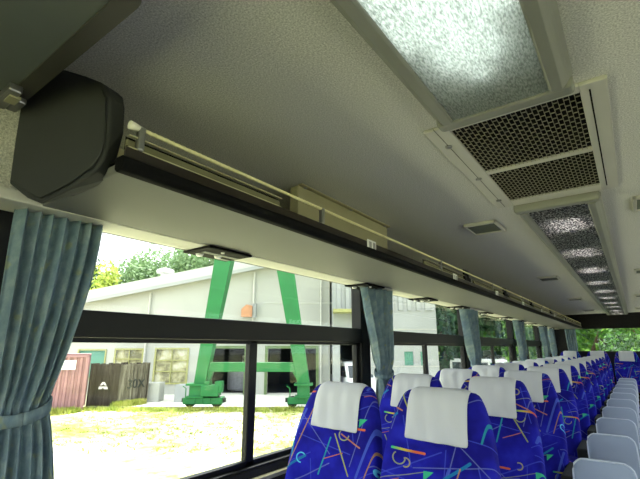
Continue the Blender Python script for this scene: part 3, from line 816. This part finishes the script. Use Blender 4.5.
m.box(xl2, vx0, D2, D2+.25, GZ, Z2(311), fr).box(vx0, vx1, D2, D2+.25, Z2(338), Z2(311), fr)
m.box(vx1, wz[0][0], D2, D2+.25, GZ, Z2(311), fr).box(wz[0][1], wz[1][0], D2, D2+.25, GZ, Z2(311), fr).box(wz[1][1], xr2, D2, D2+.25, GZ, Z2(311), fr)
for a0, a1 in wz: m.box(a0, a1, D2, D2+.25, GZ, Z2(366), fr).box(a0, a1, D2, D2+.25, Z2(352), Z2(311), fr)
m.box(xr2-.25, xr2, D2+.25, D2+9, GZ, Z2(311)+6.5, fr).box(xl2, xl2+.25, D2+.25, D2+9, GZ, Z2(311)+6.5, fr).box(xl2, xr2, D2+9, D2+9.2, GZ, Z2(311)+6.5, fr)
build(m, 'lower_wall', 'wall_white', b2)
build(MB().box(xl2, xr2, D2, D2+9.2, Z2(311)+6.5, Z2(311)+6.7, fr), 'roof', 'roof_white', b2)
m = MB()
for v in (330, 341, 367): m.box(vx1, xr2, D2-.03, D2, Z2(v), Z2(v-.6), fr)
build(m, 'wall_seam', 'pipe_grey', b2)
for a0, a1 in wz:
    build(MB().box(a0, a1, D2+.1, D2+.16, Z2(366), Z2(352), fr).box((a0+a1)/2-.03, (a0+a1)/2+.03, D2+.05, D2+.1, Z2(366), Z2(352), fr), 'window_pane', 'teal_sheet', b2)
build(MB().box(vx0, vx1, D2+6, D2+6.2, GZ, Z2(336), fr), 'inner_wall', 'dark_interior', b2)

# gantry crane
DC = 20.4
def cy_(u, v): return yard(u, v, DC)
cr = thing('gantry_crane', 'green steel gantry crane with leaning legs on ground rail', 'crane', fr((YR(250, DC), DC, GZ)))
def up(p, q, t): return tuple(Vector(p)+(Vector(q)-Vector(p))*t)
l0, l1 = cy_(200.5, 386), cy_(224.5, 262); r0, r1 = cy_(304, 386), cy_(285.5, 270)
lt = up(l0, l1, 1.45); rt = up(r0, r1, 1.45)
m = MB()
def taper(p, q, w0, w1, d0, d1):
    m = MB(); vs = []
    for c, w, d in ((p, w0, d0), (q, w1, d1)):
        for i, j in ((-1, -1), (1, -1), (1, 1), (-1, 1)): vs.append(fr((c[0]+i*w/2, c[1]+j*d/2, c[2])))
    m.add(vs, [(3, 2, 1, 0), (4, 5, 6, 7), (0, 1, 5, 4), (1, 2, 6, 5), (2, 3, 7, 6), (3, 0, 4, 7)]); return m
build(taper(l0, lt, .52, .95, .55, .9), 'leg', 'crane_green', cr, bevel=.02)
build(taper(r0, rt, .56, .95, .55, .9), 'leg', 'crane_green', cr, bevel=.02)
build(MB().beam(cy_(207, 367.5), cy_(300, 367.5), .42, .4, fr), 'cross_beam', 'crane_green', cr, bevel=.02)
build(MB().beam(cy_(206, 386), cy_(213, 368), .22, .3, fr), 'brace', 'crane_green', cr)
build(MB().beam(cy_(303, 386), cy_(293, 368), .22, .3, fr), 'brace', 'crane_green', cr)
build(MB().box(lt[0]-1.2, rt[0]+1.2, DC-.6, DC+.6, lt[2], lt[2]+1.3, fr), 'girder', 'crane_green', cr, bevel=.03)
for u0, u1, um in ((189, 226, 200), (289, 318, 304)):
    a_, b_ = YR(u0, DC), YR(u1, DC); c_ = YR(um, DC)
    g = build(MB().box(a_, b_, DC-.35, DC+.35, GZ+.22, GZ+.50, fr).box(c_-.28, c_+.28, DC-.3, DC+.3, GZ+.50, l0[2]+.05, fr), 'bogie', 'crane_green', cr, bevel=.02)
    if u0 == 189:
        build(MB().box(YR(206, DC), YR(223, DC), DC-.45, DC+.2, GZ+.56, GZ+1.05, fr).box(YR(208, DC), YR(214, DC), DC-.40, DC+.1, GZ+1.05, GZ+1.22, fr).box(YR(219, DC), YR(226, DC), DC-.42, DC, GZ+.72, GZ+1.22, fr), 'motor_housing', 'crane_green', g, bevel=.03)
    build(MB().box(c_-.42, c_+.42, DC-.42, DC+.42, l0[2]+.02, l0[2]+.10, fr).box(c_-.40, c_+.40, DC-.42, DC+.42, GZ+.50, GZ+.56, fr), 'flange_plate', 'crane_green', g)
    build(MB().box(a_-.12, a_, DC-.12, DC+.12, GZ+.28, GZ+.46, fr).box(b_, b_+.12, DC-.12, DC+.12, GZ+.28, GZ+.46, fr), 'buffer', 'crane_dark', g)
    mm = MB()
    for q in (.3, .5, .7): mm.box(a_+(b_-a_)*q-.03, a_+(b_-a_)*q+.03, DC-.40, DC-.35, GZ+.24, GZ+.48, fr)
    mm.tube([fr((a_+.1, DC-.3, GZ+.5)), fr((a_+.1, DC-.3, GZ+.9)), fr((a_-.05, DC-.3, GZ+1.0))], .025, 6)
    build(mm, 'stiffener', 'crane_green', g)
    for q in (.15, .85):
        x = a_+(b_-a_)*q; c0 = fr((x, DC, GZ+.29))
        mm = MB(); rs = []
        for h in (-.12, .12): rs.append([fr((x+.24*math.cos(2*pi*k/18), DC+h, GZ+.30+.24*math.sin(2*pi*k/18))) for k in range(18)])
        build(mm.rings(rs), 'wheel', 'crane_dark', g)
rl = MB(); p0 = YR(60, DC); p1 = YR(460, DC)
rl.box(p0, p1, DC-.05, DC+.05, GZ, GZ+.07, fr).box(p0, p1, DC-.25, DC+.25, GZ, GZ+.02, fr)
tag(build(rl, 'crane_rail', 'rail_rust', org=fr((YR(250, DC), DC, GZ))), 'rusty steel crane rail laid on the ground across the yard', 'rail')

# pink shipping container
DK = 19.6
ck = yard(84, 407, DK); ct = YZ(354, DK, 90)
kx = fr((YR(89, DK), DK, GZ))
ct_o = thing('shipping_container', 'faded pink corrugated shipping container at left behind the curtain', 'container', kx, rz=0)
x1 = YR(91, DK); x0 = x1-3.2; H_ = GZ+2.42
def crf(p):   # long face slightly turned towards the bus
    a_, b_ = p[0]-x1, p[1]-DK; c_, s_ = math.cos(.46), math.sin(.46)
    return fr((x1+a_*c_-b_*s_, DK+a_*s_+b_*c_, p[2]))
pts = []; n_ = 12; pw = (x1-x0-.2)/n_
for i in range(n_):
    x = x0+.1+i*pw; pts += [(x, DK), (x+pw*.35, DK), (x+pw*.5, DK+.07), (x+pw*.85, DK+.07)]
pts += [(x1-.1, DK), (x1-.1, DK+2.2), (x0+.1, DK+2.2)]
build(MB().prism([(a_, b_, GZ+.12) for a_, b_ in pts], (0, 0, H_-GZ-.24), crf), 'corrugated_body', 'container_pink', ct_o)
f = MB()
for x in (x0, x1-.14):
    for y in (DK-.04, DK+2.14): f.box(x, x+.14, y, y+.14, GZ, H_, crf)
f.box(x0, x1, DK-.04, DK+.08, GZ+.02, GZ+.16, crf).box(x0, x1, DK-.04, DK+.08, H_-.14, H_, crf).box(x0, x1, DK-.04, DK+2.28, H_-.06, H_, crf)
build(f, 'corner_frame', 'container_pink', ct_o)
build(MB().box(x0+.6, x1-.5, DK-.012, DK-.004, GZ+1.75, GZ+2.15, crf).box(x0+1.3, x0+1.9, DK-.012, DK-.004, GZ+1.2, GZ+1.5, crf), 'faded_sign', 'tag_white', ct_o)

# weathered crate of planks with painted marks
cl, cm_, cr_ = yard(86, 404, 20.9), yard(117, 403, 20.8), yard(147, 400, 22.2)
cw = thing('plank_crate', 'dark weathered wooden plank enclosure with painted marks beside pink container', 'crate', fr((cm_[0], cm_[1], GZ)))
hz = GZ+1.93
def wallseg(p, q, th=.12, n_=9):
    p, q = Vector((p[0], p[1], 0)), Vector((q[0], q[1], 0)); d = (q-p); L = d.length; d.normalize(); nn = Vector((d.y, -d.x, 0))
    mm = MB(); rnd = random.Random(4)
    for i in range(n_):
        a_, b_ = p+d*(L*i/n_+.006), p+d*(L*(i+1)/n_-.006); o_ = nn*(.02*rnd.random()); hh = hz+rnd.uniform(-.05, .05)
        quad = [a_+o_, b_+o_, b_-nn*th, a_-nn*th]
        mm.prism([(v.x, v.y, GZ) for v in quad], (0, 0, hh-GZ), fr)
    return mm
build(wallseg(cl, cm_), 'side_boards', 'weathered_wood', cw)
build(wallseg(cm_, cr_), 'front_boards', 'weathered_wood_pale', cw)
back = (cl[0]+cr_[0]-cm_[0], cl[1]+cr_[1]-cm_[1])
build(wallseg(cr_, back), 'back_boards', 'weathered_wood', cw); build(wallseg(back, cl), 'back_boards', 'weathered_wood', cw)
def lettering(txt, name, mat, parent, p, q, frac, zc, size):
    cu = bpy.data.curves.new(name, 'FONT'); cu.body = txt; cu.size = size; cu.extrude = .008; cu.align_x = 'CENTER'
    tmp = bpy.data.objects.new(name+'_tmp', cu); COL.objects.link(tmp)
    dg = bpy.context.evaluated_depsgraph_get(); me = bpy.data.meshes.new_from_object(tmp.evaluated_get(dg)); bpy.data.objects.remove(tmp)
    p, q = Vector(fr((p[0], p[1], 0))), Vector(fr((q[0], q[1], 0))); d = (q-p).normalized(); nn = Vector((d.y, -d.x, 0)); c = p.lerp(q, frac)+nn*.035
    mb = MB(); mb.add([tuple(c+d*v.co.x+Vector((0, 0, zc+v.co.y))+nn*v.co.z) for v in me.vertices], [tuple(pl.vertices) for pl in me.polygons])
    return build(mb, name, mat, parent)
lettering('30X', 'painted_number', 'crane_dark', cw, cm_, cr_, .55, GZ+.80, .58)
pd, pn = Vector((cm_[0]-cl[0], cm_[1]-cl[1], 0)).normalized(), None
pn = Vector((pd.y, -pd.x, 0)); pc = Vector((cl[0], cl[1], 0))+pd*((Vector(cm_)-Vector(cl)).length*.5)+pn*.03
mk = MB()
for poly_ in ([(-.06, .12), (.06, .12), (.16, -.04), (.04, -.02), (0, .05), (-.04, -.02), (-.16, -.04)], [(-.2, -.08), (.2, -.08), (.24, -.2), (.06, -.2), (0, -.12), (-.06, -.2), (-.22, -.2)]):
    mk.prism([tuple(pc+pd*x+Vector((0, 0, GZ+1.0+z))) for x, z in poly_], tuple(pn*.012), fr)
build(mk, 'white_emblem', 'tag_white', cw)
# low white concrete blocks by the shed wall
for i, (u0, u1, h, lab_, mt) in enumerate(((146, 163, .95, 'low grey concrete block beside wooden plank enclosure', 'wall_panel'), (178, 193, .85, 'low white concrete block beside the crane bogie', 'wall_white'))):
    Db = 22.5; o = build(MB().box(YR(u0, Db), YR(u1, Db), Db, Db+.8, GZ, GZ+h, fr), 'concrete_block', mt, org=fr((YR((u0+u1)/2, Db), Db+.4, GZ)), bevel=.03)
    tag(o, lab_, 'block')

# vans
def make_van(label, org, rz):
    o = thing('white_van', label, 'van', org, 'white vans parked in the yard', rz=rz)
    prof = [(-2.0, .35), (-2.05, .8), (-1.95, 1.05), (-1.45, 1.80), (-1.2, 1.92), (2.0, 1.94), (2.1, 1.7), (2.1, .35)]
    build(MB().prism([(-.78, y, z) for y, z in prof], (1.56, 0, 0)), 'body', 'van_white', o, bevel=.06, seg=3, local=True)
    d = Vector((0, .5, .75)).normalized(); nn = Vector((0, -.75, .5)).normalized()
    b0 = Vector((0, -1.91, 1.11)); t0 = Vector((0, -1.50, 1.725))
    m = MB(); m.prism([tuple(b0+Vector((-.70, 0, 0))), tuple(b0+Vector((.70, 0, 0))), tuple(t0+Vector((.64, 0, 0))), tuple(t0+Vector((-.64, 0, 0)))], tuple(nn*.012)); build(m, 'windscreen', 'van_glass', o, local=True)
    for sx in (-1, 1):
        m = MB(); m.prism([(sx*.782, -1.62, 1.14), (sx*.782, -.7, 1.14), (sx*.782, -.7, 1.72), (sx*.782, -1.36, 1.72)], (sx*.01, 0, 0)); build(m, 'side_window', 'van_glass', o, local=True)
        m = MB().box(sx*.782, sx*.792, -.55, 1.9, 1.14, 1.72); build(m, 'side_window', 'van_glass', o, local=True)
        build(MB().box(sx*.55-.17, sx*.55+.17, -2.075, -2.03, .72, .88), 'headlight', 'lens_white', o, bevel=.02, local=True)
        build(MB().box(sx*.88-.09, sx*.88+.09, -1.52, -1.44, 1.2, 1.42), 'mirror', 'black_plastic', o, bevel=.02, local=True)
        for y in (-1.3, 1.35):
            w = build(MB().lathe([(.30, -.09), (.32, -.06), (.32, .06), (.30, .09)], (sx*.68, y, .32), 20, 'X'), 'wheel', 'rubber_black', o, local=True)
            build(MB().lathe([(.18, -.01), (.16, .01)], (sx*.775, y, .32), 16, 'X'), 'hub_cap', 'steel', w, local=True)
    build(MB().box(-.45, .45, -2.08, -2.03, .5, .64), 'bumper_grille', 'van_glass', o, local=True)
    build(MB().box(-.17, .17, -2.09, -2.05, .42, .5), 'number_plate', 'tag_grey', o, local=True)
    return o
yaw = math.atan2(EH.y, EH.x)
pv = fr((YR(352, 24.0), 25.6, GZ)); vn = make_van('white van parked in dark doorway behind the second curtain', pv, yaw+.25)
def at(u, D): return fr((YR(u, D), D, GZ))
dup(vn, at(482, 30), 'white van parked before trees, seen through third side window', yaw+.9)
dup(vn, at(501, 36), 'white van parked before trees, farther of the two there', yaw+.7)

# trees
def crown_mb(rx, ry, rz, n, ls, rnd):
    m = MB(); lumps = [(Vector((rnd.uniform(-.6, .6)*rx, rnd.uniform(-.6, .6)*ry, rnd.uniform(-.55, .65)*rz)), rnd.uniform(.38, .6)) for _ in range(9)]
    vs, fs = [], []
    for i in range(n):
        c, r = rnd.choice(lumps)
        d = Vector((rnd.gauss(0, 1), rnd.gauss(0, 1), rnd.gauss(0, 1))).normalized()
        p = c+Vector((d.x*rx, d.y*ry, d.z*rz))*r*rnd.uniform(.75, 1.08)
        q = (d+Vector((rnd.gauss(0, .5), rnd.gauss(0, .5), rnd.gauss(.3, .5)))).normalized()
        t1 = q.cross(Vector((rnd.gauss(0, 1), rnd.gauss(0, 1), rnd.gauss(0, 1)))).normalized(); t2 = q.cross(t1)
        s_ = ls*rnd.uniform(.6, 1.3); o = len(vs)
        vs += [tuple(p-t1*s_), tuple(p-t2*s_*.5), tuple(p+t1*s_+q*s_*.2), tuple(p+t2*s_*.5)]; fs.append((o, o+1, o+2, o+3))
    m.add(vs, fs); return m
def make_tree(name, label, group, org, rx, rz, trunk, n, ls, leaf, seed):
    rnd = random.Random(seed); o = thing(name, label, 'tree', org, group)
    build(crown_mb(rx, rx, rz, n, ls, rnd), 'crown', leaf, o, local=True)
    o.children[0].data.transform(Matrix.Translation((0, 0, trunk+rz*.75)))
    m = MB().tube([(0, 0, -.6), (.08, .05, trunk*.5), (-.05, .1, trunk+rz*.5), (.1, -.1, trunk+rz*1.1)], .25, 9, lambda i, k: (.30, .24, .18, .08)[i]*rx/3)
    for q in range(4):
        an = q*1.6+seed; m.tube([(0, .05, trunk+rz*.2), (math.cos(an)*rx*.45, math.sin(an)*rx*.45, trunk+rz*.75)], .08, 6)
    build(m, 'trunk', 'bark', o, smooth=True, local=True)
    return o
hl = MB()
HX = [-6, 0, 8, 16, 24, 34, 46]
def hill_h(r, D_): return GZ+max(0, (D_-40))*.22*(.35+.65*min(1, max(0, (r+30)/26)))
NU, NV = 30, 10; rows = []
for j in range(NV+1):
    D_ = 40+6*j; rows.append([fr((-60+5*i, D_, hill_h(-60+5*i, D_)-.05)) for i in range(NU+1)])
build(hl.rings(rows, closed=False, caps=False), 'hillside', 'hill_green', smooth=True)['kind'] = 'structure'
spec = [(101, 46, 271, 'leaf_yellow'), (110, 49, 262, 'leaf_dark'), (122, 50, 269, 'leaf_hill_hazed'), (136, 52, 266, 'leaf_hill_hazed'), (150, 54, 262, 'leaf_hill_hazed'), (164, 52, 262, 'leaf_hill_hazed'), (180, 55, 252, 'leaf_hill_hazed'), (196, 54, 248, 'leaf_hill_hazed'), (212, 52, 246, 'leaf_hill_hazed'), (228, 55, 244, 'leaf_hill_hazed'), (246, 53, 246, 'leaf_hill_hazed'), (172, 62, 250, 'leaf_hill_hazed'), (142, 62, 262, 'leaf_hill_hazed'), (204, 62, 242, 'leaf_hill_hazed')]
protos = {}
nth = 0
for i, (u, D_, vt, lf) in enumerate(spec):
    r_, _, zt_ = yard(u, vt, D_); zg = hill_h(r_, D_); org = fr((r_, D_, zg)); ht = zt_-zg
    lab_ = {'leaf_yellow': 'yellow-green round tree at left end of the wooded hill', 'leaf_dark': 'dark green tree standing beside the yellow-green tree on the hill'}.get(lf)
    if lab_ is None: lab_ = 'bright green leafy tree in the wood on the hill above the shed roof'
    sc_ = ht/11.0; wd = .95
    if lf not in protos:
        protos[lf] = make_tree('hill_tree', lab_, 'trees on the hill behind the shed', org, 3.3 if lf == 'leaf_hill_hazed' else 2.2, 4.5, 3.2, 2600, .28, lf, 30+i); o = protos[lf]
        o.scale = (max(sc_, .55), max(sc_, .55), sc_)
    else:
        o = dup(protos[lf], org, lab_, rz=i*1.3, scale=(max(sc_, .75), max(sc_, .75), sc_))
# trees behind the coach and beyond its rear side windows
pt = None; names = ['first', 'second']
rear = [(-1.9, 18.5, 8.5), (.9, 17, 8), (3.4, 19.5, 9.5), (6.5, 18, 8), (-.6, 24, 12), (4.5, 25, 12)]
for i, (x, y, h) in enumerate(rear):
    org = (x, y, GZ); lab_ = 'dense leafy green tree close behind the rear window'
    s_ = h/9.0
    if pt is None: pt = make_tree('broadleaf_tree', lab_, 'trees behind the rear window', org, 2.6, 4.6, .4, 7000, .11, 'leaf_deep', 77); pt.scale = (s_, s_, s_)
    else: dup(pt, org, lab_, rz=i*2.1, scale=(s_*1.05, s_*1.05, s_))
pt2 = None
for i, (u, D_, h) in enumerate([(446, 33, 11), (462, 36, 12), (478, 40, 13), (492, 36, 10), (508, 40, 12), (524, 37, 11), (540, 36, 12), (556, 34, 12), (484, 46, 15), (520, 46, 15), (455, 44, 14)]):
    org = at(u, D_); lab_ = 'dark green tree beyond the rear side windows, past the white building'; s_ = h/10
    if pt2 is None: pt2 = make_tree('yard_tree', lab_, 'trees beyond the rear side windows', org, 3.2, 5.0, .6, 3200, .24, 'leaf_dark', 99); pt2.scale = (s_, s_, s_)
    else: dup(pt2, org, lab_, rz=i*1.7, scale=(s_, s_, s_))
# grass tufts along the crane rail, container and crate
rnd = random.Random(5); vs, fs = [], []
def tuft(r, D_, h):
    for q in range(5):
        an = rnd.uniform(0, 2*pi); w = .02; dx, dy = math.cos(an), math.sin(an); o = len(vs); l_ = rnd.uniform(.05, .2)
        r2, d2 = r+rnd.uniform(-.1, .1), D_+rnd.uniform(-.1, .1)
        vs.extend([fr((r2-dy*w, d2+dx*w, GZ)), fr((r2+dy*w, d2-dx*w, GZ)), fr((r2+dx*l_, d2+dy*l_, GZ+h))]); fs.append((o, o+1, o+2))
for i in range(900): tuft(YR(rnd.uniform(60, 340), DC), DC-.35-abs(rnd.gauss(0, .35)), rnd.uniform(.06, .22))
for i in range(500):
    t_ = rnd.random(); p = Vector(cm_).lerp(Vector(cr_), t_); tuft(p.x, p.y-.2-abs(rnd.gauss(0, .25)), rnd.uniform(.1, .35))
for i in range(600):
    t_ = rnd.random(); x = x0+(x1-x0)*t_; tuft(x1-(x1-x)*.9, DK-(x1-x)*.44-.15-abs(rnd.gauss(0, .3)), rnd.uniform(.08, .3))
for i in range(900): tuft(rnd.uniform(YR(90, 18), YR(330, 18)), rnd.uniform(12, 19.5), rnd.uniform(.03, .09))
mb = MB(); mb.add(vs, fs)
tag(build(mb, 'grass_tufts', 'grass_blade', org=fr((YR(200, DC), DC, GZ))), 'short yellow-green grass growing along the rail and around the container', 'grass', kind='stuff')

# ------------------------------------------------------------------ light
w = bpy.data.worlds.new('overcast_sky'); SC.world = w; w.use_nodes = True
nt = w.node_tree; nt.nodes.clear()
wo = nt.nodes.new('ShaderNodeOutputWorld'); bg = nt.nodes.new('ShaderNodeBackground')
tc = nt.nodes.new('ShaderNodeTexCoord'); nz = nt.nodes.new('ShaderNodeTexNoise'); nz.inputs['Scale'].default_value = 2.2; nz.inputs['Detail'].default_value = 4
rp = nt.nodes.new('ShaderNodeValToRGB'); rp.color_ramp.elements[0].position = .3; rp.color_ramp.elements[1].position = .7
rp.color_ramp.elements[0].color = (.84, .93, 1, 1); rp.color_ramp.elements[1].color = (.97, .99, 1, 1)
nt.links.new(tc.outputs['Generated'], nz.inputs['Vector']); nt.links.new(nz.outputs['Fac'], rp.inputs[0]); nt.links.new(rp.outputs[0], bg.inputs[0])
bg.inputs[1].default_value = 2.2; nt.links.new(bg.outputs[0], wo.inputs[0])
sd = bpy.data.lights.new('sun', 'SUN'); sd.energy = 8.0; sd.angle = math.radians(12); sd.color = (1, .98, .95)
so = bpy.data.objects.new('sun', sd); COL.objects.link(so); so.rotation_euler = Vector((-.15, .5, .85)).to_track_quat('Z', 'Y').to_euler(); so.location = (0, 0, 20)

vs_ = SC.view_settings; vs_.view_transform = 'Standard'; vs_.look = 'None'; vs_.exposure = .9; vs_.gamma = 1; vs_.use_curve_mapping = False
cy = SC.cycles
cy.max_bounces = 10; cy.diffuse_bounces = 6; cy.glossy_bounces = 4; cy.transparent_max_bounces = 24; cy.transmission_bounces = 6
cy.use_denoising = True; cy.sample_clamp_indirect = 6.0; cy.caustics_reflective = False; cy.caustics_refractive = False
